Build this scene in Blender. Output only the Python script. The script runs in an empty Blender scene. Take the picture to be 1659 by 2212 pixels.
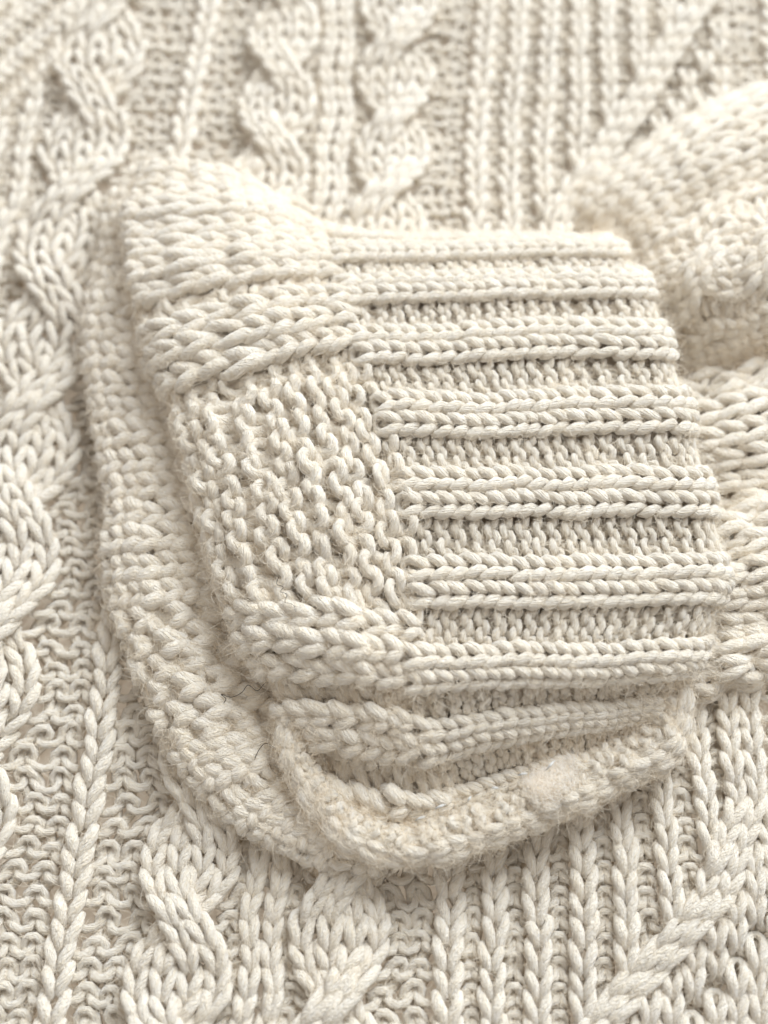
import bpy, math, random
import numpy as np
from mathutils import Vector

# ------------------------------------------------------------------ camera, light, exposure
random.seed(4); rng = np.random.default_rng(4)
scene = bpy.context.scene
DW, DH = 1659.0, 2212.0            # size of the layout drawing the control points were measured on
FOVV = math.radians(46.0); TILT = math.radians(20.0); DIST = 0.365
cam_d = bpy.data.cameras.new("camera"); cam = bpy.data.objects.new("camera", cam_d)
scene.collection.objects.link(cam); scene.camera = cam
cam.location = (0, -DIST*math.sin(TILT), DIST*math.cos(TILT)); cam.rotation_euler = (TILT, 0, 0)
cam_d.sensor_fit = 'VERTICAL'; cam_d.sensor_height = 24.0
cam_d.lens = 12.0/math.tan(FOVV/2); cam_d.clip_start = 0.01; cam_d.clip_end = 20
cam_d.dof.use_dof = True; cam_d.dof.focus_distance = 0.330; cam_d.dof.aperture_fstop = 3.1

world = bpy.data.worlds.new("World"); scene.world = world; world.use_nodes = True
bg = world.node_tree.nodes["Background"]
bg.inputs[0].default_value = (1.0, 0.98, 0.965, 1); bg.inputs[1].default_value = 0.55

def area(name, loc, target, size, power, color):
    d = bpy.data.lights.new(name, 'AREA'); d.shape = 'RECTANGLE'; d.size, d.size_y = size
    d.energy = power; d.color = color
    o = bpy.data.objects.new(name, d); scene.collection.objects.link(o)
    o.location = loc; o.rotation_euler = (Vector(target)-Vector(loc)).to_track_quat('-Z', 'Y').to_euler()
    return o
area("window_light", (0.60, 1.0, 0.85), (0, 0, 0), (1.0, 0.9), 45.0, (0.84, 0.92, 1.0))

vs = scene.view_settings; vs.view_transform = 'Standard'; vs.look = 'None'; vs.gamma = 1; vs.exposure = 0.0
scene.cycles.use_denoising = True; scene.cycles.denoising_input_passes = 'RGB_ALBEDO_NORMAL'; scene.cycles.denoising_prefilter = 'ACCURATE'
scene.cycles.max_bounces = 28; scene.cycles.diffuse_bounces = 24; scene.cycles.transmission_bounces = 12
try: scene.cycles_curves.shape = 'RIBBONS'
except Exception: pass

CAM = np.array(cam.location); CT, ST = math.cos(TILT), math.sin(TILT); FPX = (DH/2)/math.tan(FOVV/2)
def at(px, py, z=0.0):
    """point of the place at height z (millimetres) seen at layout point px, py"""
    a = (np.asarray(px, float)-DW/2)/FPX; b = -(np.asarray(py, float)-DH/2)/FPX
    d = np.stack([a, b*CT+ST, b*ST-CT], -1)
    k = (np.asarray(z, float)*0.001-CAM[2])/d[..., 2]
    return CAM+d*k[..., None]

def project(p):
    q = np.asarray(p)-CAM; d = q[1]*ST-q[2]*CT; return DW/2+q[0]/d*FPX, DH/2-(q[1]*CT+q[2]*ST)/d*FPX
# ------------------------------------------------------------------ materials
def wool(name, color, fuzz=False, bump=1.0):
    m = bpy.data.materials.new(name); m.use_nodes = True
    n = m.node_tree.nodes; l = m.node_tree.links; n.clear()
    out = n.new('ShaderNodeOutputMaterial'); p = n.new('ShaderNodeBsdfPrincipled')
    p.inputs['Roughness'].default_value = 0.85; p.inputs['Specular IOR Level'].default_value = 0.12
    tr = n.new('ShaderNodeBsdfTranslucent'); mx = n.new('ShaderNodeMixShader'); mx.inputs[0].default_value = 0.45 if fuzz else 0.0
    l.new(p.outputs[0], mx.inputs[1]); l.new(tr.outputs[0], mx.inputs[2]); l.new(mx.outputs[0], out.inputs[0])
    if fuzz:
        p.inputs['Base Color'].default_value = (*color, 1); tr.inputs[0].default_value = (*color, 1)
        return m
    p.inputs['Sheen Weight'].default_value = 0.5; p.inputs['Sheen Roughness'].default_value = 0.5
    at_ = n.new('ShaderNodeAttribute'); at_.attribute_name = 'fiber'
    n1 = n.new('ShaderNodeTexNoise'); n1.inputs['Scale'].default_value = 3.4; n1.inputs['Detail'].default_value = 3
    n1.inputs['Roughness'].default_value = 0.65; l.new(at_.outputs['Vector'], n1.inputs['Vector'])
    tc = n.new('ShaderNodeTexCoord'); n2 = n.new('ShaderNodeTexNoise'); n2.inputs['Scale'].default_value = 90
    l.new(tc.outputs['Object'], n2.inputs['Vector'])
    r = n.new('ShaderNodeValToRGB'); r.color_ramp.elements[0].position = 0.36; r.color_ramp.elements[1].position = 0.60
    c0 = [c*f for c, f in zip(color, (0.91, 0.86, 0.76))]  # fibre streak tone, with the shade between fibres mixed into the colour
    r.color_ramp.elements[0].color = (*c0, 1); r.color_ramp.elements[1].color = (*color, 1)
    mixn = n.new('ShaderNodeMath'); mixn.operation = 'MULTIPLY_ADD'; mixn.inputs[1].default_value = 0.85
    half = n.new('ShaderNodeMath'); half.operation = 'MULTIPLY'; half.inputs[1].default_value = 0.15
    l.new(n2.outputs[0], half.inputs[0]); l.new(n1.outputs[0], mixn.inputs[0]); l.new(half.outputs[0], mixn.inputs[2])
    l.new(mixn.outputs[0], r.inputs[0]); l.new(r.outputs[0], p.inputs['Base Color']); tr.inputs[0].default_value = (color[0], color[1]*0.94, color[2]*0.82, 1)
    b = n.new('ShaderNodeBump'); b.inputs['Strength'].default_value = 0.8; b.inputs['Distance'].default_value = 0.0022*bump
    l.new(n1.outputs[0], b.inputs['Height']); l.new(b.outputs[0], p.inputs['Normal'])
    return m
CREAM = (0.945, 0.86, 0.735)
M_WOOL = wool("cream_wool_yarn", CREAM)
M_FUZZ = wool("cream_wool_fibre", (0.96, 0.88, 0.75), fuzz=True)
M_LINE = wool('cream_wool_inside', (0.92, 0.81, 0.66), fuzz=True)
M_DARK = wool("dark_hair", (0.06, 0.045, 0.035), fuzz=True)
M_TUFT = wool("felted_white_wool", (0.95, 0.905, 0.83), bump=0.12); M_TUFTF = wool("white_wool_fibre", (0.978, 0.95, 0.90), fuzz=True)
M_THREAD = wool("white_thread", (0.88, 0.87, 0.84), bump=0.3)

# ------------------------------------------------------------------ object helpers
COL = scene.collection
def empty(name, parent=None):
    o = bpy.data.objects.new(name, None); COL.objects.link(o); o.parent = parent; o.empty_display_size = 0.01; return o
def mesh_obj(name, verts, faces, mat, parent=None, fiber=None):
    me = bpy.data.meshes.new(name)
    me.vertices.add(len(verts)); me.vertices.foreach_set('co', np.asarray(verts, np.float32).ravel())
    me.loops.add(faces.size); me.loops.foreach_set('vertex_index', faces.astype(np.int32).ravel())
    me.polygons.add(len(faces)); me.polygons.foreach_set('loop_start', np.arange(0, faces.size, faces.shape[1], dtype=np.int32))
    me.update(calc_edges=True); me.polygons.foreach_set('use_smooth', np.ones(len(faces), bool))
    if fiber is not None:
        a = me.attributes.new('fiber', 'FLOAT_VECTOR', 'POINT'); a.data.foreach_set('vector', np.asarray(fiber, np.float32).ravel())
    me.materials.append(mat); me.validate()
    o = bpy.data.objects.new(name, me); COL.objects.link(o); o.parent = parent
    return o

class Tubes:
    """collects yarn pieces (centre line, frame, radius) into one mesh"""
    def __init__(s): s.v = []; s.f = []; s.a = []; s.n = 0
    def add(s, P, A, B, R, arc, sides, seed=0.0, cap=False):
        n = len(P); th = np.linspace(0, 2*np.pi, sides, endpoint=False)
        c, si = np.cos(th)[None, :, None], np.sin(th)[None, :, None]
        V = P[:, None, :]+R[:, None, None]*(c*A[:, None, :]+si*B[:, None, :])
        tw = th[None, :]+arc[:, None]*330.0
        F = np.stack([np.cos(tw)*1.0, np.sin(tw)*1.0, np.broadcast_to(arc[:, None]*110.0+seed, tw.shape)], -1)
        i = np.arange(n-1)[:, None]*sides; k = np.arange(sides)[None, :]; k2 = (k+1) % sides
        f = np.stack([i+k, i+k2, i+sides+k2, i+sides+k], -1).reshape(-1, 4)+s.n
        s.v.append(V.reshape(-1, 3)); s.f.append(f); s.a.append(F.reshape(-1, 3)); s.n += n*sides
    def build(s, name, mat, parent=None):
        return mesh_obj(name, np.concatenate(s.v), np.concatenate(s.f), mat, parent, np.concatenate(s.a))

def frames(P, ref):
    T = np.gradient(P, axis=0); T /= np.linalg.norm(T, axis=1, keepdims=True)+1e-12
    A = np.cross(T, ref); A /= np.linalg.norm(A, axis=1, keepdims=True)+1e-9
    return T, A, np.cross(A, T)

# ------------------------------------------------------------------ smooth sheets through control points
def hermite(kn, V, x):
    """cubic curve through values V (first axis) at knots kn, evaluated at x; per-sample rows"""
    kn = np.asarray(kn, float); n = len(kn)
    d = (V[1:]-V[:-1])/(kn[1:]-kn[:-1]).reshape(-1, *([1]*(V.ndim-1)))
    h = (kn[1:]-kn[:-1]).reshape(-1, *([1]*(V.ndim-1)))
    m = np.empty_like(V); m[0] = d[0]; m[-1] = d[-1]
    if n > 2: m[1:-1] = (d[:-1]*h[1:]+d[1:]*h[:-1])/(h[1:]+h[:-1])
    k = np.clip(np.searchsorted(kn, x, 'right')-1, 0, n-2)
    hh = (kn[k+1]-kn[k]); t = (x-kn[k])/hh
    return k, t, hh, m
class Sheet:
    def __init__(s, wk, ck, pts):
        s.wk = np.asarray(wk, float); s.ck = np.asarray(ck, float); s.P = np.asarray(pts, float)   # [w][c][3]
        s.flip = 1.0
        w, c = np.array([s.wk.mean()]), np.array([s.ck.mean()])
        if s.normal(w, c)[0, 2] < 0: s.flip = -1.0
    def ev(s, w, c):
        w = np.asarray(w, float); c = np.asarray(c, float)
        nw = len(s.wk)
        # along c for every control row, then along w
        k, t, h, _ = hermite(s.ck, s.P[0], c)
        Pc = np.moveaxis(s.P, 1, 0)
        d = (Pc[1:]-Pc[:-1])/(s.ck[1:]-s.ck[:-1])[:, None, None]; hs = (s.ck[1:]-s.ck[:-1])[:, None, None]
        m = np.empty_like(Pc); m[0] = d[0]; m[-1] = d[-1]; m[1:-1] = (d[:-1]*hs[1:]+d[1:]*hs[:-1])/(hs[1:]+hs[:-1])
        t_, h_ = t[:, None, None], h[:, None, None]
        Q = s._h(Pc[k], Pc[k+1], m[k], m[k+1], t_, h_)              # [n][nw][3]
        dw = (s.wk[1:]-s.wk[:-1])[None, :, None]
        e = (Q[:, 1:]-Q[:, :-1])/dw; mm = np.empty_like(Q); mm[:, 0] = e[:, 0]; mm[:, -1] = e[:, -1]
        mm[:, 1:-1] = (e[:, :-1]*dw[:, 1:]+e[:, 1:]*dw[:, :-1])/(dw[:, 1:]+dw[:, :-1])
        kw = np.clip(np.searchsorted(s.wk, w, 'right')-1, 0, nw-2); r = np.arange(len(w))
        hw = (s.wk[kw+1]-s.wk[kw])[:, None]; tw = ((w-s.wk[kw])[:, None])/hw
        return s._h(Q[r, kw], Q[r, kw+1], mm[r, kw], mm[r, kw+1], tw, hw)
    @staticmethod
    def _h(p0, p1, m0, m1, t, h):
        lo = np.clip(t, 0, 1); ex = t-lo                            # straight continuation past the ends
        t = lo
        t2, t3 = t*t, t*t*t
        v = (2*t3-3*t2+1)*p0+(t3-2*t2+t)*h*m0+(3*t2-2*t3)*p1+(t3-t2)*h*m1
        return v+ex*h*np.where(ex < 0, m0, m1)
    def normal(s, w, c):
        e = 0.06
        a = s.ev(w+e, c)-s.ev(w-e, c); b = s.ev(w, c+e)-s.ev(w, c-e)
        n = np.cross(a, b)*s.flip
        return n/(np.linalg.norm(n, axis=1, keepdims=True)+1e-12)

def lining(sheet, w0, w1, c0, c1, depth, parent, nu=44, nv=44):
    """inner layer as a closed sheet, added to bounce warm light into the gaps"""
    W, C = np.meshgrid(np.linspace(w0, w1, nu), np.linspace(c0, c1, nv), indexing='ij'); W, C = W.ravel(), C.ravel()
    P = sheet.ev(W, C)-sheet.normal(W, C)*depth*0.001
    f = np.array([[i*nv+j, (i+1)*nv+j, (i+1)*nv+j+1, i*nv+j+1] for i in range(nu-1) for j in range(nv-1)])
    return mesh_obj("bounce_lining", P, f, M_LINE, parent, np.stack([W*0.7, C*2.5, W*0], -1))
def smooth(t): t = np.clip(t, 0, 1); return t*t*(3-2*t)

# ------------------------------------------------------------------ cables: strands that swap places
class Cable:
    def __init__(s, start, n, period, phase=0.0, kind='rope', lift=2.2, direction=1, spread=(0.08, 0.92)):
        s.start, s.n, s.period, s.phase, s.kind, s.lift, s.dir, s.spread = start, n, period, phase, kind, lift, direction, spread
    def order(s, y):
        q = math.floor((y-s.phase)/s.period); fr = (y-s.phase)/s.period-q
        if fr >= 0.5: q += 1
        m = s.n//2; st = np.arange(s.n)
        return st if q % 2 == 0 else np.roll(st, -m)        # strand sitting in each slot
    def start_at(s, j): return s.start
    def crown(s, X):                                        # round cross-section
        q = (X-(s.n-1)/2)/(s.n/2); return 1.3*(1-q*q)
    def path(s, strand, y):
        q = np.floor((y-s.phase)/s.period); fr = (y-s.phase)/s.period-q; m = s.n//2
        even = (q % 2 == 0)
        pa = np.where(even, strand, (strand+m) % s.n); pb = np.where(even, (strand+m) % s.n, strand)
        a, b = s.spread
        k = smooth((fr-a)/(b-a)); X = pa+(pb-pa)*k
        right = pb > pa
        if s.kind == 'rope': front = right if s.dir > 0 else ~right
        else: front = np.broadcast_to(strand < m, right.shape)
        Z = np.sin(np.pi*np.clip((fr-a)/(b-a), 0, 1))*np.where(front, 1.0, -0.45)*s.lift
        # the strand in front is pulled up into a round rope
        waist = 1-0.10*np.sin(np.pi*np.clip((fr-a)/(b-a), 0, 1)); mid = (s.n-1)/2
        X = mid+(X-mid)*waist
        return X, Z

class Travel:
    """stitches that step sideways course by course along a slanting line"""
    def __init__(s, line, lifts): s.line, s.lifts = line, np.asarray(lifts, float); s.n = len(lifts); s.lift = 0.0
    def start_at(s, j): return int(math.floor(s.line(j+0.5)))
    def order(s, y): s.now = s.start_at(y-0.5); return np.arange(s.n)
    def crown(s, X): return 0.0
    def path(s, strand, y):
        ln = np.array([s.line(q) for q in y])-s.now
        return strand+ln-0.5, s.lifts[strand]*np.where(y > 25, 1.6, 0.4)

# ------------------------------------------------------------------ knitting
FUZZ = dict(P=[], T=[], N=[], R=[], D=[])
def knit(sheet, nw, rows, kp, groups, parent, r=1.45, h=0.82, a=0.22, d=0.95, M=14, sides=9, relief=None, cables=(),
         jit=(0.05, 0.07, 0.10, 0.25), shape=None, wpos=None, fuzz=1.0, mat=None, keep=None, rfun=None, zfun=None):
    """nw wales, rows = course indices. kp(i,j) -> +1 knit / -1 purl. groups(i,j) -> (part name, key, parent object)
       r, relief in millimetres"""
    mat = mat or M_WOOL
    wpos = np.arange(nw+1, dtype=float) if wpos is None else np.asarray(wpos, float)
    out = {}
    tl = np.linspace(0, 2*np.pi, M, endpoint=False)
    slot = np.repeat(np.arange(nw), M); t = np.tile(tl, nw); f = t/(2*np.pi)
    for j in rows:
        yc = j+0.5
        sg = np.array([kp(i, j) for i in range(nw)], float)
        rl = np.array([relief(i, j) if relief else 0.0 for i in range(nw)])
        jx = rng.normal(0, jit[0], nw+2); jy = rng.normal(0, jit[1], nw+2); jh = rng.normal(0, jit[2], nw+2); jz = rng.normal(0, jit[3], nw+2)
        xs = np.arange(-1, nw+1)+0.5; X0 = slot+f
        JX, JY, JH, JZ = (np.interp(X0, xs, q) for q in (jx, jy, jh, jz))
        # blend weight with the neighbour stitch near the borders
        bw = 0.17
        nb = np.where(f < 0.5, slot-1, slot+1); nb = np.clip(nb, 0, nw-1)
        edge = np.minimum(f, 1-f); wo = 0.5+0.5*smooth(edge/bw)
        s = sg[slot]*wo+sg[nb]*(1-wo); z0 = rl[slot]*wo+rl[nb]*(1-wo)
        if shape is not None:
            sp = np.array([shape(i, j) for i in range(nw)], float)
            hh, aa, dd = (sp[slot, q]*wo+sp[nb, q]*(1-wo) for q in range(3))
        else: hh, aa, dd = h, a, d
        y = yc-hh*(1+JH)*np.cos(t)+JY
        if cables:
            DX = np.zeros_like(X0); DZ = np.zeros_like(X0)
            strand_of = {}
            for cb in cables:
                o = cb.order(yc)
                for k in range(cb.n): strand_of[cb.start_at(j)+k] = o[k]
            def off(sl):
                dx = np.zeros(len(sl)); dz = np.zeros(len(sl))
                for cb in cables:
                    c0 = cb.start_at(j); msk = (sl >= c0) & (sl < c0+cb.n)
                    if not msk.any(): continue
                    st = np.array([strand_of[q] for q in sl[msk]])
                    if isinstance(cb, Cable):                  # neighbours are drawn in where the cable is narrow
                        allx = np.stack([cb.path(np.full(len(y), q), y)[0] for q in range(cb.n)])
                        gl, gr = allx.min(0), cb.n-1-allx.max(0)
                        for k_, f_ in ((1, 0.8), (2, 0.4)):
                            ml, mr = sl == c0-k_, sl == c0+cb.n-1+k_
                            dx[ml] += f_*gl[ml]; dx[mr] -= f_*gr[mr]
                    X, Z = cb.path(st, y[msk]); dx[msk] = X-(sl[msk]-c0); dz[msk] = Z+0.35*cb.lift+cb.crown(X)
                return dx, dz
            d1, z1 = off(slot); d2, z2 = off(nb)
            DX = d1*wo+d2*(1-wo); DZ = z1*wo+z2*(1-wo)
        else: DX = DZ = 0.0
        x = X0+aa*np.sin(2*t)+JX+DX
        z = -s*dd*r*np.cos(2*t)+z0+JZ+DZ
        if zfun is not None:
            zx, zz = zfun(X0, y); x = x+zx; z = z+zz
        w = np.interp(x, np.arange(nw+1), wpos)+np.where(x < 0, x, 0)*(wpos[1]-wpos[0])+np.where(x > nw, x-nw, 0)*(wpos[-1]-wpos[-2])
        N = sheet.normal(w, y); P = sheet.ev(w, y)+N*(z*0.001)[:, None]
        if keep is not None:
            kmask = keep(P)
        T, A, B = frames(P, N)
        seg = np.r_[0, np.linalg.norm(np.diff(P, axis=0), axis=1)]; arc = np.cumsum(seg)
        R = 0.96*r*0.001*(1+0.07*np.interp(X0, xs, rng.normal(0, 1, nw+2)))*(1+0.06*np.sin(arc*2600+j))
        # bunched wool is fuller on the legs, thinner where it bends away
        R = R*(1.0+0.17*np.cos(2*t+np.pi))
        if rfun is not None: R = R*rfun(X0, j)
        # split by group
        gk = [groups(i, j) for i in range(nw)]
        i0 = 0
        for i in range(1, nw+1):
            if i == nw or gk[i] != gk[i0]:
                if gk[i0] is not None:
                    a0, a1 = i0*M, min(i*M+1, nw*M)
                    if keep is None or kmask[a0:a1].any():
                        out.setdefault(gk[i0], Tubes()).add(P[a0:a1], A[a0:a1], B[a0:a1], R[a0:a1], arc[a0:a1], sides, seed=j*7.31)
                        if fuzz > 0:
                            FUZZ['P'].append(P[a0:a1]); FUZZ['T'].append(T[a0:a1]); FUZZ['N'].append(N[a0:a1]); FUZZ['R'].append(R[a0:a1])
                            FUZZ['D'].append(np.full(a1-a0, fuzz))
                i0 = i
    objs = {}
    for g in sorted(out, key=lambda g: (g[0], str(g[1]))): objs[g] = out[g].build(g[0], mat, parent)
    return objs

# ================================================================== the jumper
sweater = empty("sweater")
sweater["label"] = "cream cable knit wool jumper with one ribbed cuff folded across its front"
sweater["category"] = "sweater"

def undul(P, amp, seed, scale):
    x, y = P[..., 0]*scale, P[..., 1]*scale
    return amp*(np.sin(x*1.0+seed)+np.sin(y*1.3+seed*2.1)+np.sin((x+y)*0.7+seed*3.7)+np.sin((x-y)*1.7+seed*1.3)*0.6)

# ---- front body of the jumper -------------------------------------------------
def build_body():
    part = empty("front_panel", sweater)
    lay = []                                   # (kind, width in layout px at the top edge)
    def addw(kind, n, w):
        for _ in range(n): lay.append((kind, w))
    addw('P', 1, 26); addw('K', 1, 30); addw('P', 1, 22); addw('K', 1, 30); addw('P', 1, 22); addw('K', 1, 30); addw('P', 1, 20)
    addw('L', 4, 46); addw('P', 2, 40); addw('A', 1, 46); addw('P', 2, 38); addw('B', 4, 37); addw('P', 1, 14)
    addw('R', 2, 27); addw('P', 1, 16); addw('C', 4, 38); addw('P', 2, 36); addw('E', 1, 46); addw('P', 1, 26)
    for _ in range(3): addw('r', 1, 38); addw('p', 1, 26)
    addw('d', 8, 32)
    addw('P', 2, 36); addw('F', 1, 46); addw('P', 2, 36); addw('K', 2, 34); addw('P', 1, 24); addw('K', 4, 34)
    kinds = [k for k, _ in lay]; nw = len(lay); pos = np.r_[0, np.cumsum([w for _, w in lay])]
    ia = kinds.index('A'); ie = kinds.index('E')
    pa = pos[ia]+23; pe = pos[ie]+23
    # anchors: column A and column E at two heights
    a0, a1 = at(430, 100), at(130, 2150); e0, e1 = at(1040, 100), at(972, 2150)
    rowh = 0.00620
    L = np.linalg.norm(a1-a0); n_rows = int(round(L/rowh))
    # course 0 at the top of the photo, counting down; knitted upward, so index runs from bottom to top
    ck = np.linspace(-8, n_rows+8, 22); wk = np.linspace(-60, pos[-1]+60, 30)
    pts = np.zeros((len(wk), len(ck), 3))
    for a, w in enumerate(wk):
        for b, c in enumerate(ck):
            v = c/n_rows; u = (w-pa)/(pe-pa)
            p = (a1*(1-v)+a0*v)*(1-u)+(e1*(1-v)+e0*v)*u
            p = p.copy(); p[2] = undul(p, 0.0009, 1.7, 42)
            p[0] += 0.0012*math.sin(c*0.31+1)*math.sin(w*0.01)
            # the front swells a little at the lower right
            q = (p[0]-0.085)/0.045; s_ = (p[1]+0.105)/0.035
            p[2] += 0.006*math.exp(-q*q-s_*s_)
            pts[a, b] = p
    sh = Sheet(wk, ck, pts)
    cabs = [Cable(kinds.index('L'), 4, 6, 1.0, 'wave', 2.3), Cable(kinds.index('B'), 4, 5, 0.6, 'rope', 2.2, -1, (0.1, 0.9)),
            Cable(kinds.index('C'), 4, 5, 2.4, 'rope', 2.2, 1, (0.1, 0.9))]
    d0 = kinds.index('r'); dn = kinds.index('d')+8
    def diag(j):
        return d0+float(np.interp(j, (-7, -1, 4, 8, 14, 34, 38.5, 52.5, 58), (1, 4.8, 10, 12, 12, 2, 2.8, 12, 13)))
    cabs.append(Travel(diag, [1.0, 1.0]))
    def kp(i, j):
        k = kinds[i]
        if k in 'PF' and k == 'P': return -1
        if k in 'rpd':
            q = i-math.floor(diag(j+0.5))
            if q < 0: return 1 if (i-d0) % 2 == 0 else -1
            return -1 if (q == 2 and j > 30) or q % 5 == 4 else 1
        return 1
    def relief(i, j):
        k = kinds[i]
        if k == 'P': return -0.9
        if k in 'AEF': return 0.9
        if k in 'LBC': return 0.6
        if k in 'rpd':
            return 0.9 if kp(i, j) > 0 else -1.3
        return 0.4
    def groups(i, j):
        k = kinds[i]
        if k in 'LBC': return ('cable', k)
        if k in 'AEF': return ('knit_column', k)
        if k in 'rpd':
            return ('diamond_ribbing', 1) if i < math.floor(diag(j+0.5)) else ('diamond_lozenge', 1)
        if k == 'R': return ('rib', 'R')
        if k == 'K': return ('rib', i)
        return ('purl_ground', next((q for q in range(i, nw) if kinds[q] != 'P'), nw))
    widef = {'A': 1.22, 'E': 1.18, 'F': 1.18, 'L': 1.08, 'B': 1.08, 'C': 1.08}
    rf = np.array([widef.get(k, 1.0) for k in kinds])
    knit(sh, nw, range(-6, n_rows+7), kp, groups, part, r=1.40, h=0.88, a=0.24, d=1.0, M=13, sides=8, relief=relief,
         jit=(0.07, 0.08, 0.10, 0.30), cables=cabs, wpos=pos, fuzz=0.8, rfun=lambda X0, j: np.interp(X0, np.arange(nw)+0.5, rf))
    # the back of the jumper lies under the front: a closed, plain knitted sheet
    nu, nv = 60, 80
    W, C = np.meshgrid(np.linspace(wk[0], wk[-1], nu), np.linspace(ck[0], ck[-1], nv), indexing='ij')
    P = sh.ev(W.ravel(), C.ravel()); P[:, 2] -= 0.0033
    f = np.array([[i*nv+j, (i+1)*nv+j, (i+1)*nv+j+1, i*nv+j+1] for i in range(nu-1) for j in range(nv-1)])
    fb = np.stack([W.ravel()*0.2, C.ravel()*4, W.ravel()*0], -1)
    mesh_obj("back_panel", P, f, M_LINE, sweater, fb)
build_body()

# ---- sleeve and cuff, upper layer ---------------------------------------------
def grid(rows):
    return np.array([[at(*p) for p in row] for row in rows])
def build_sleeve():
    cuff = empty("cuff", sweater); slv = empty("sleeve", sweater)
    ck = [-4, -1.5, 0.5, 7, 14, 20, 24.5, 28.5, 31, 34, 39]
    def row(und, e, m1, m2, tr, mid, left, z):
        # und/left wrap under; e right edge; m1, m2 along the cuff
        (z_e, z_1, z_2, z_t, z_m, z_l) = z; z_l *= 0.97
        return [(e[0]-60, e[1]+4, max(z_e-11, 1)), (e[0]-6, e[1], z_e-5), (e[0]-6, e[1], z_e), (*m1, z_1), (*m2, z_2), (*tr, z_t), (*mid, z_m), (*left, z_l),
                (left[0]+10, left[1]+8, z_l*0.62), (left[0]+60, left[1]+15, z_l*0.35), (left[0]+240, left[1]-20, z_l*0.3)]
    rows = [
     # k=-2 (behind the top edge of the cuff)
     row(0, (1300, 545), (1100, 545), (900, 545), (730, 525), (480, 380), (335, 362), (4, 5, 5, 6, 17, 13)),
     row(0, (1318, 532), (1100, 528), (880, 530), (690, 503), (500, 440), (292, 448), (15, 17, 17, 18, 24, 18)),
     row(0, (1335, 545), (1120, 545), (900, 552), (715, 552), (520, 545), (297, 572), (22, 24, 25, 26, 29, 22)),
     row(0, (1388, 615), (1170, 618), (950, 628), (738, 632), (540, 650), (325, 702), (26, 29, 30, 30, 31, 23)),
     row(0, (1434, 735), (1200, 738), (970, 745), (765, 752), (590, 790), (375, 848), (28, 31, 32, 32, 32, 24)),
     row(0, (1478, 892), (1250, 895), (1030, 900), (820, 900), (630, 930), (422, 985), (29, 32, 33, 33, 33, 24)),
     row(0, (1522, 1068), (1300, 1065), (1080, 1065), (865, 1070), (660, 1082), (452, 1112), (29, 32, 33, 33, 33, 24)),
     row(0, (1556, 1255), (1340, 1256), (1110, 1258), (890, 1262), (690, 1245), (488, 1252), (28, 31, 32, 32, 32, 23)),
     row(0, (1500, 1418), (1310, 1432), (1110, 1440), (905, 1445), (745, 1420), (562, 1412), (24, 28, 29, 29, 29, 21)),
     row(0, (1440, 1520), (1300, 1538), (1110, 1562), (930, 1590), (800, 1570), (640, 1560), (15, 18, 20, 21, 21, 16)),
     row(0, (1440, 1590), (1300, 1640), (1120, 1690), (965, 1735), (830, 1760), (690, 1690), (11, 11, 10, 9, 8, 8)),
     row(0, (1445, 1640), (1310, 1700), (1130, 1775), (970, 1810), (830, 1830), (680, 1745), (3, 2, 2, 2, 2, 3)),
    ]
    wk = [4*k+1 for k in range(-2, 10)]
    W0 = -7
    sh = Sheet([w-W0 for w in wk], ck, grid(rows))
    nw = 37-W0
    CU = 20
    def ph(i): return (i+W0) % 4
    mossr = rng.random((60, 60))
    def kp(i, j):
        w = i+W0
        if j < CU: return 1 if ph(i) in (0, 1) else -1
        if w < 11 and w >= -6: return 1 if (w not in (2, 6) or j > CU+3) and w != 10 else -1
        if w < 23: return 1 if (w+j) % 2 == 0 and mossr[i, j] > 0.35 else -1      # moss stitch
        if w in (23, 26, 27): return -1
        if w >= 30: return -1
        return 1
    def relief(i, j):
        w = i+W0; q = smooth((CU+1.5-j)/3.0)
        rib = 1.1 if ph(i) in (0, 1) else -1.1
        if w < 11: s_ = 0.9*math.cos((w-0.5)*math.pi/2)+0.2
        elif w < 23: s_ = -0.2
        elif w in (24, 25, 28, 29): s_ = 1.9
        else: s_ = -1.6
        return float(rib*q+s_*(1-q))
    def groups(i, j):
        w = i+W0
        if j < CU:
            return ('rib', (w)//4) if ph(i) in (0, 1) else ('purl_groove', w//4)
        if w < 11: return ('stockinette_band', 's')
        if w < 23: return ('moss_stitch_panel', 's')
        return ('twisted_band', 's') if w < 30 else ('seam_allowance', 's')
    shp = lambda i, j: (0.74, 0.16, 1.15) if 11 <= i+W0 < 23 and j >= CU else (0.82, 0.25, 0.95)
    # knitted wales stand wide, purl wales are drawn together
    ww = np.array([(1.18, 1.18, 0.82, 0.82)[ph(i)] for i in range(nw)]); wq = np.r_[0, np.cumsum(ww)]
    def rounded(X0, y):
        w = X0+W0; g = np.floor(w/4); u = (w-4*g)/2
        zz = np.where(u < 1, 1.3*(np.sin(np.pi*np.clip(u, 0, 1))-0.6), 0.0)+0.2*np.sin(y*0.40+g*2.3)
        return 0.06*np.sin(y*0.35+g*0.9)+0.025*np.sin(y*0.9+g*3.1), zz
    # part parents differ, so build in two calls
    rs = lambda X0, j: 1.0 if j < CU else 1.22
    knit(sh, nw, range(-4, CU), kp, groups, cuff, r=1.36, zfun=rounded, h=0.86, a=0.22, d=0.95, M=15, sides=11, relief=relief, fuzz=0.6, wpos=wq, shape=lambda i, j: (0.86, 0.24, 0.95) if ph(i) in (0, 1) else (0.70, 0.25, 1.1),
         rfun=lambda X0, j: np.where(np.isin((np.floor(X0).astype(int)+W0) % 4, (0, 1)), 1.04, 0.92),
         jit=(0.045, 0.06, 0.08, 0.22))
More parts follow.
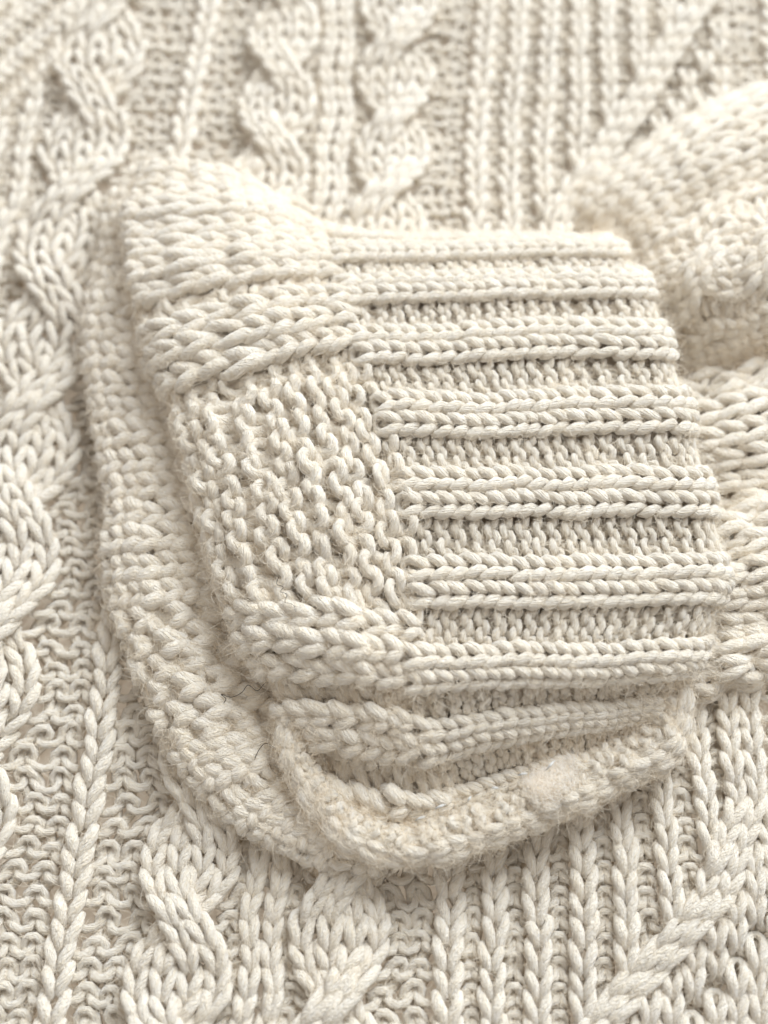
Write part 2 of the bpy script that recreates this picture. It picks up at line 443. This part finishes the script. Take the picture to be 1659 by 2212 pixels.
    # the sleeve has fewer, larger stitches than its cuff
    ns = 33; bb = np.linspace(0, nw, ns+1); bm = (bb[1:]+bb[:-1])/2+W0      # bm: cuff wale under the middle of each sleeve wale
    zone = ['top' if b < 10.2 else 'moss' if b < 22.6 else 'low' for b in bm]
    tops = [i for i in range(ns) if zone[i] == 'top']
    lows = [i for i in range(ns) if zone[i] == 'low']
    def kps(i, j):
        if zone[i] == 'top': return -1 if tops[-1]-i in (0, 4) else 1
        if zone[i] == 'moss': return -1
        q = i-lows[0]; return -1 if q in (3, 6) or q > 8 else 1
    def rels(i, j):
        if zone[i] == 'top':
            k = tops[-1]-i
            return (-1.6, 1.0, 1.9, 1.0, -1.3)[k] if k < 5 else 0.6*math.cos(i*math.pi*2/3)+0.2
        if zone[i] == 'moss': return (0.55 if (i+j) % 2 else -0.55)+(mossr[i, j]-0.5)*1.0
        q = i-lows[0]; return (0.8, 2.0, 0.8, -1.8, 1.4, 1.4, -1.8, 2.6, 2.6)[q] if q < 9 else -0.8
    def grps(i, j):
        if zone[i] == 'top': return ('stockinette_band', 's')
        if zone[i] == 'moss': return ('moss_stitch_panel', 's')
        q = i-lows[0]; return ('twisted_band', 0 if q < 4 else 1 if q < 7 else 2) if q < 9 else ('seam_allowance', 's')
    shp2 = lambda i, j: (0.74, 0.22, 1.15) if zone[i] == 'moss' else (0.95, 0.27, 0.95)
    knit(sh, ns, range(CU, 38), kps, grps, slv, r=1.82, shape=shp2, M=15, sides=11, relief=rels, rfun=lambda X0, j: np.where(np.isin(np.floor(X0).astype(int), lows[7:9]), 1.14, 1.0)*np.where(np.isin(np.floor(X0).astype(int), [i for i in range(ns) if zone[i] == 'moss']), 1.13, 1.0)*(0.80+0.20*float(smooth((j-CU+0.5)/5.0))), fuzz=1.6, wpos=bb,
         jit=(0.11, 0.13, 0.14, 0.5))
    lining(sh, 1, nw-3, -3, CU, 4.3, cuff); lining(sh, 1, nw-3, CU, 35, 3.6, slv)
    return cuff, slv
cuff, slv = build_sleeve()

# ---- seam roll along the lower edge of the cuff -------------------------------
def build_seam():
    # centre line of the roll from the right corner round to the left
    line = [(1450, 1490, 16), (1425, 1590, 13), (1310, 1658, 12), (1160, 1730, 11.5), (1000, 1792, 11), (870, 1822, 11), (760, 1790, 12.5), (690, 1715, 14), (640, 1630, 15.5), (625, 1560, 17)]
    C = np.array([at(*p) for p in line]); n = len(C)
    seg = np.r_[0, np.cumsum(np.linalg.norm(np.diff(C, axis=0), axis=1))]
    T = np.gradient(C, axis=0); T /= np.linalg.norm(T, axis=1, keepdims=True)
    up = np.array([0, 0, 1.0]); S = np.cross(T, up); S /= np.linalg.norm(S, axis=1, keepdims=True)   # sideways
    rad = np.array([4.2, 5.4, 5.2, 4.8, 4.5, 4.1, 3.4, 2.7, 2.3, 2.2])*0.001
    angs = np.linspace(-0.55*math.pi, 0.95*math.pi, 9)
    pts = np.zeros((len(angs), n, 3))
    for a, th in enumerate(angs):
        pts[a] = C+(S*math.cos(th)*-1)[:, :]*rad[:, None]+up[None, :]*math.sin(th)*rad[:, None]
    rowh = 0.0052; nr = int(seg[-1]/rowh)
    sh = Sheet(np.linspace(0, 8, 9), seg/rowh, pts)
    # normals point away from the roll's middle
    p = sh.ev(np.array([4.0]), np.array([nr/2])); q = sh.normal(np.array([4.0]), np.array([nr/2]))
    if q[0, 2] < 0: sh.flip *= -1
    kp = lambda i, j: 1 if i in (2, 3, 4) else -1
    knit(sh, 8, range(0, nr), kp, lambda i, j: ('seam_edge', 'e'), cuff, r=1.35, h=0.8, M=14, sides=10, jit=(0.12, 0.14, 0.15, 0.45), fuzz=1.1,
         relief=lambda i, j: 0.3 if i in (2, 3) else -0.2)
build_seam()

# ---- sleeve, lower layer -------------------------------------------------------
def build_lower():
    part = empty("sleeve_underside", sweater)
    left = [(300, 372), (252, 440), (222, 560), (196, 700), (206, 850), (236, 1000), (252, 1110), (246, 1210), (264, 1330), (302, 1430), (345, 1540), (398, 1640), (480, 1735), (580, 1805), (720, 1858), (860, 1872)]
    right = [(560, 420), (560, 480), (560, 600), (600, 740), (620, 860), (640, 980), (660, 1080), (680, 1180), (700, 1280), (720, 1370), (740, 1450), (760, 1520), (800, 1570), (850, 1600), (900, 1640), (960, 1660)]
    rows = []
    for n_, (l, r_) in enumerate(zip(left, right)):
        low = max(0.0, (n_-10)/5.0)                 # the lower end sinks under the open edge of the cuff
        d = np.array(r_)-np.array(l); d = d/np.linalg.norm(d)
        f = lambda s, z: (l[0]+d[0]*s, l[1]+d[1]*s, z)
        rows.append([f(420, 4-3.5*low), f(300, 8-6.5*low), f(210, 10-7*low), f(140, 11.5-6.5*low), f(75, 11.5-4*low), f(26, 9.2-1.5*low), f(2, 7.5), f(10, 3.5), f(60, 2.0)])
    ck = [-6, -3.0, -0.8, 1.0, 2.7, 4.2, 5.5, 6.8, 8.4]
    wk = np.array([0, 1.6, 4.0, 6.7, 9.6, 12.4, 14.5, 16.4, 18.7, 20.8, 23.1, 25.4, 27.8, 30.0, 32.8, 35.5])*0.92
    sh = Sheet(wk, ck, grid(rows)); nw = 32
    def kp(i, j):
        if i < 12: return 1
        if i < 17: return 1
        if i < 23: return 1 if (i+j) % 2 == 0 else -1
        return 1 if i % 5 != 0 else -1
    def relief(i, j):
        if i in (13, 14, 15): return (0.6, 1.5, 0.6)[i-13]
        if i in (12, 16): return 0.1
        if i < 12: return 0.5*math.sin(i*1.3)
        return 0.0
    def groups(i, j):
        if i < 12: return ('stockinette_band', 'u')
        if i < 17: return ('cable', 'u')
        return ('moss_stitch_panel', 'u') if i < 23 else ('twisted_band', 'u')
    knit(sh, nw, range(-5, 8), kp, groups, part, r=2.0, h=0.94, a=0.26, d=0.95, M=14, sides=10, relief=relief, fuzz=1.5, jit=(0.08, 0.09, 0.10, 0.35))
    lining(sh, 0.5, 31.5, -4, 7, 3.4, part)
build_lower()

# ---- sleeve where it comes in from the right ----------------------------------
def build_right():
    part = empty("sleeve_fold", sweater)
    rows = [
     [(1760, 165, 2), (1600, 208, 5), (1480, 262, 5), (1370, 338, 4), (1262, 408, 1), (1215, 455, -3)],
     [(1760, 200, 13), (1620, 238, 15), (1510, 288, 15), (1415, 362, 12), (1312, 432, 7), (1262, 490, 0)],
     [(1760, 265, 19), (1635, 305, 20), (1535, 348, 19), (1450, 405, 15), (1365, 470, 10), (1300, 530, 2)],
     [(1760, 345, 17), (1645, 385, 18), (1560, 420, 17), (1478, 465, 14), (1395, 520, 10), (1330, 570, 2)],
     [(1760, 430, 24), (1655, 462, 24), (1578, 492, 23), (1505, 532, 20), (1425, 580, 14), (1360, 620, 4)],
     [(1760, 540, 27), (1662, 565, 27), (1592, 588, 25), (1525, 618, 22), (1452, 655, 15), (1390, 680, 4)],
     [(1760, 650, 21), (1668, 670, 21), (1605, 690, 19), (1545, 712, 16), (1475, 738, 11), (1410, 750, 2)],
     [(1760, 715, 12), (1674, 732, 12), (1614, 750, 11), (1556, 772, 9), (1486, 796, 6), (1425, 800, 0)],
     [(1760, 750, 7), (1680, 765, 7), (1620, 782, 7), (1560, 802, 6), (1490, 824, 4), (1430, 828, -1)],
    ]
    sh = Sheet(np.array([0, 1.8, 3.4, 5.1, 6.8, 8.9, 11, 12.8, 14.3])*1.2, np.array([0, 2.6, 4.6, 6.7, 9, 10.8])*1.15, grid(rows))
    knit(sh, 17, range(-1, 13), lambda i, j: -1 if i in (7, 12) else 1, lambda i, j: ('cable', 'c') if 8 <= i < 12 else ('stockinette_band', 0 if i < 8 else 1), part, cables=[Cable(8, 4, 5, 0.4, 'rope', 1.2, 1)], r=1.65, h=0.94, a=0.27, M=14, sides=9,
         relief=lambda i, j: 0.25*math.sin(i*1.9), fuzz=1.7, jit=(0.09, 0.10, 0.10, 0.35))
    lining(sh, 0.5, 16.5, 0, 12, 3.0, part)
    rows = []
    prof = [(770, 7), (805, 10), (865, 14), (935, 16), (1000, 13), (1045, 11), (1095, 13), (1160, 16), (1240, 16), (1315, 12), (1355, 9.5), (1395, 10.5), (1440, 11), (1478, 8), (1500, 2), (1500, -2)]
    for y, z in prof:
        b = 14*math.sin(y*0.02)
        rows.append([(1800, y-60+b, z), (1680, y-22+b, z), (1590, y+b*0.4, z), (1500, y+14, z*0.8), (1400, y+20, z*0.35), (1330, y+20, 0)])
    wk = np.cumsum([0]+[math.hypot(prof[k+1][0]-prof[k][0], (prof[k+1][1]-prof[k][1])*7)/52 for k in range(len(prof)-1)])
    sh = Sheet(wk, [0, 2.4, 4.2, 6, 8, 9.4], grid(rows)); nw = int(wk[-1])
    cabs = ()
    inc = lambda i: 2 <= i < 6 or 9 <= i < 13
    def kp2(i, j): return 1 if inc(i) or i > 15 else (1 if (i+j) % 2 else -1)
    knit(sh, nw, range(-1, 10), kp2, lambda i, j: ('cable', 'a' if i < 7 else 'b') if inc(i) else (('moss_stitch_panel', 0) if i < 15 else ('twisted_band', 0)),
         part, r=1.75, h=0.86, M=13, sides=9, relief=lambda i, j: 0.6 if inc(i) else -0.4, cables=cabs, fuzz=1.3, jit=(0.07, 0.08, 0.10, 0.3))
build_right()

# ---- side of the jumper at the upper left, its ribs running across the corner ----
def build_side():
    rows = []
    for o, z in ((-150, 1), (-60, 2.5), (10, 4), (60, 4.5), (100, 3), (118, 0), (122, -3)):
        rows.append([(-160+o*0.72, 250+o*0.70, z), (-40+o*0.72, 130+o*0.70, z), (90+o*0.72, 10+o*0.70, z), (230+o*0.72, -110+o*0.70, z)])
    sh = Sheet([0, 3.2, 5.8, 7.6, 9.1, 10.2, 11], [0, 6, 12.5, 19], grid(rows))
    part = empty("side_panel", sweater)
    knit(sh, 11, range(0, 18), lambda i, j: 1 if i % 2 else -1, lambda i, j: ('rib', i//2), part, r=1.45, h=0.82, M=12, sides=8,
         relief=lambda i, j: 0.6 if i % 2 else -0.8, fuzz=0.8)
build_side()

# ---- loose wool fibres standing off the yarn ----------------------------------
def hair_object(name, Pts, rad, mat, parent):
    n, k, _ = Pts.shape
    hc = bpy.data.hair_curves.new(name); hc.add_curves([k]*n)
    hc.points.foreach_set('position', Pts.astype(np.float32).ravel())
    at_ = hc.attributes.get('radius') or hc.attributes.new('radius', 'FLOAT', 'POINT')
    at_.data.foreach_set('value', rad.astype(np.float32).ravel())
    hc.materials.append(mat)
    o = bpy.data.objects.new(name, hc); COL.objects.link(o); o.parent = parent
    return o
def build_fuzz(N=900000):
    P = np.concatenate(FUZZ['P']); T = np.concatenate(FUZZ['T']); Nn = np.concatenate(FUZZ['N']); R = np.concatenate(FUZZ['R']); D = np.concatenate(FUZZ['D'])
    idx = rng.choice(len(P), N, p=D/D.sum())
    P, T, Nn, R = P[idx], T[idx], Nn[idx], R[idx]
    B = np.cross(T, Nn); B /= np.linalg.norm(B, axis=1, keepdims=True)+1e-9; A = np.cross(B, T)
    th = rng.uniform(0, 2*np.pi, N); O = A*np.cos(th)[:, None]+B*np.sin(th)[:, None]
    long_ = rng.random(N) < 0.13
    K = 6
    ln = np.where(long_, rng.uniform(0.003, 0.009, N), rng.uniform(0.0014, 0.0036, N))
    sgn = np.where(rng.random(N) < 0.5, 1.0, -1.0)
    lift = np.where(long_, rng.uniform(0.3, 1.0, N), rng.uniform(0.10, 0.9, N))
    side = np.cross(T, O)
    d = T*sgn[:, None]+O*lift[:, None]+side*(rng.normal(0.35, 0.25, N)*sgn)[:, None]
    d /= np.linalg.norm(d, axis=1, keepdims=True)
    curl = rng.normal(0, 1, (N, 3)); curl -= d*np.sum(curl*d, axis=1, keepdims=True)
    curl /= np.linalg.norm(curl, axis=1, keepdims=True); cu2 = np.cross(d, curl)
    t = np.linspace(0, 1, K)[None, :, None]
    base = P+O*(R*0.96)[:, None]
    wob = rng.uniform(0.05, 0.30, N)[:, None, None]*ln[:, None, None]
    fr = rng.uniform(2, 6, N)[:, None, None]; ph = rng.uniform(0, 6.28, N)[:, None, None]
    # short ones bend back round the yarn
    bend = -O[:, None, :]*(t**2)*(ln*lift*0.55)[:, None, None]
    pts = base[:, None, :]+d[:, None, :]*t*ln[:, None, None]+curl[:, None, :]*wob*(np.sin(fr*t+ph)-np.sin(ph))+cu2[:, None, :]*wob*0.7*(np.cos(fr*1.3*t+ph)-np.cos(ph))+bend
    rad = np.where(long_, 0.000046, 0.000042)[:, None]*np.linspace(1, 0.45, K)[None, :]
    o = hair_object("wool_fuzz", pts, rad, M_FUZZ, sweater); o["kind"] = "stuff"
build_fuzz()

# ---- tuft of felted wool on the seam and the white sewing thread ---------------
def strands(name, P0, spread, n, ln, rad, mat, parent, flat=0.5):
    pts = np.zeros((n, 7, 3)); t = np.linspace(0, 1, 7)
    for k in range(n):
        c = P0+rng.normal(0, 1, 3)*spread
        d = rng.normal(0, 1, 3)*np.array([1, 1, flat]); d /= np.linalg.norm(d)
        e = rng.normal(0, 1, 3)*np.array([1, 1, flat]); l = ln*rng.uniform(0.5, 1.3); ph = rng.uniform(0, 6.28); f = rng.uniform(2, 7)
        pts[k] = c+np.outer((t-0.5)*l, d)+np.outer(np.sin(t*f+ph)*l*0.22, e)
    return hair_object(name, pts, np.full((n, 7), rad), mat, parent)
def tuft():
    nu, nv = 40, 24; V = []
    cx = at(1195, 1694, 15.2)
    ax = at(1270, 1655, 15.0)-at(1130, 1740, 15.0); ax /= np.linalg.norm(ax); ay = np.cross([0, 0, 1.0], ax)
    for b in range(nv+1):
        for a in range(nu):
            th = 2*math.pi*a/nu; ph = math.pi*b/nv; k = 1+0.22*math.sin(3*th+1.3)*math.sin(ph)+0.09*math.sin(5*th+4*ph)+0.06*math.sin(9*th-3*ph)
            V.append(cx+k*(ax*0.0078*math.cos(th)*math.sin(ph)+ay*0.0034*math.sin(th)*math.sin(ph)+np.array([0, 0, 0.0016*math.cos(ph)])))
    V = np.array(V)
    f = np.array([[b*nu+a, b*nu+(a+1) % nu, (b+1)*nu+(a+1) % nu, (b+1)*nu+a] for b in range(nv) for a in range(nu)])[:, ::-1]
    o = mesh_obj("felted_tuft", V, f, M_TUFT, cuff, V*np.array([700, 700, 300]))
    n = 5000; k = rng.integers(nu*2, nu*(nv-8), n); c = V[k]; out = c-cx; out /= np.linalg.norm(out, axis=1, keepdims=True)
    t = np.linspace(0, 1, 6)[None, :, None]; d = rng.normal(0, 1, (n, 3)); d -= out*np.sum(out*d, axis=1, keepdims=True)*0.9; d /= np.linalg.norm(d, axis=1, keepdims=True)
    e = rng.normal(0, 1, (n, 3)); ln = rng.uniform(0.002, 0.006, n)[:, None, None]
    P = (c-out*0.0002)[:, None, :]+d[:, None, :]*t*ln+out[:, None, :]*(t*(1-t))*0.0016+e[:, None, :]*np.sin(t*4)*0.0004
    h = hair_object("tuft_fibres", P, np.full((n, 6), 0.00003), M_TUFTF, o); h["kind"] = "stuff"
tuft()

def thread():
    path = [at(x, y, z) for x, y, z in ((900, 1775, 16), (950, 1752, 17.5), (1000, 1728, 17.5), (1060, 1702, 18), (1120, 1680, 18), (1180, 1662, 18.5), (1240, 1640, 19))]
    for k in range(len(path)-1):
        a = path[k]+rng.normal(0, 0.0006, 3); b = a+(path[k+1]-path[k])*rng.uniform(0.15, 0.45)+rng.normal(0, 0.0007, 3)*[1, 1, 0]
        t = np.linspace(0, 1, 7)[:, None]; P = a+(b-a)*t; P[:, 2] += np.sin(t[:, 0]*np.pi)*0.0012
        ref = np.tile([0, 0, 1.0], (7, 1)); T, A, B = frames(P, ref); tb = Tubes()
        tb.add(P, A, B, 0.00034*np.sin(np.linspace(0.25, np.pi-0.25, 7)), np.linspace(0, 0.005, 7), 6)
        tb.build("sewing_stitch", M_THREAD, cuff)
thread()

# ---- dark stray hairs lying on the wool ----------------------------------------
def stray(label, pts, rad=0.00011):
    C = np.array([at(*p) for p in pts]); u = np.linspace(0, len(C)-1, 8*len(C))
    sh = Sheet([0, 1], np.arange(len(C)), np.stack([C, C+[0, 0, 1e-4]])); P = sh.ev(np.zeros(len(u)), u)
    T, A, B = frames(P, np.tile([0.3, 0.2, 1.0], (len(u), 1))); tb = Tubes()
    tb.add(P, A, B, np.full(len(u), rad)*np.linspace(1, 0.6, len(u)), u*0.001, 5)
    o = tb.build("stray_hair", M_DARK); o["label"] = label; o["category"] = "hair"; o["group"] = "dark hairs caught on the wool"
stray("long curly dark hair looping over the lower fold of the sleeve", [(470, 1508, 15), (478, 1522, 15), (488, 1510, 15.5), (478, 1500, 15.5), (500, 1506, 15.5), (522, 1496, 15.5), (536, 1480, 15.5), (556, 1492, 15.5), (575, 1474, 16), (598, 1478, 16)])
stray("short bent dark hair beside the left end of the seam edge", [(550, 1640, 14), (558, 1622, 15), (572, 1606, 15.5), (588, 1612, 15.5), (602, 1622, 15.5)])
stray("curly dark hair on the bumpy stitch panel of the sleeve", [(602, 1246, 35.5), (598, 1262, 36), (612, 1268, 36), (606, 1278, 36), (620, 1284, 36), (616, 1300, 36), (632, 1306, 36), (640, 1322, 35.5)], 0.00009)
stray("tiny dark hair on the smooth knit near the top of the sleeve", [(592, 624, 35.5), (602, 621, 36), (612, 624, 36), (619, 628, 35.5)], 0.00009)
stray("short straight dark hair on the cable at the bottom left", [(394, 2006, 6.5), (410, 2003, 6.8), (430, 2000, 6.5)], 0.00009)
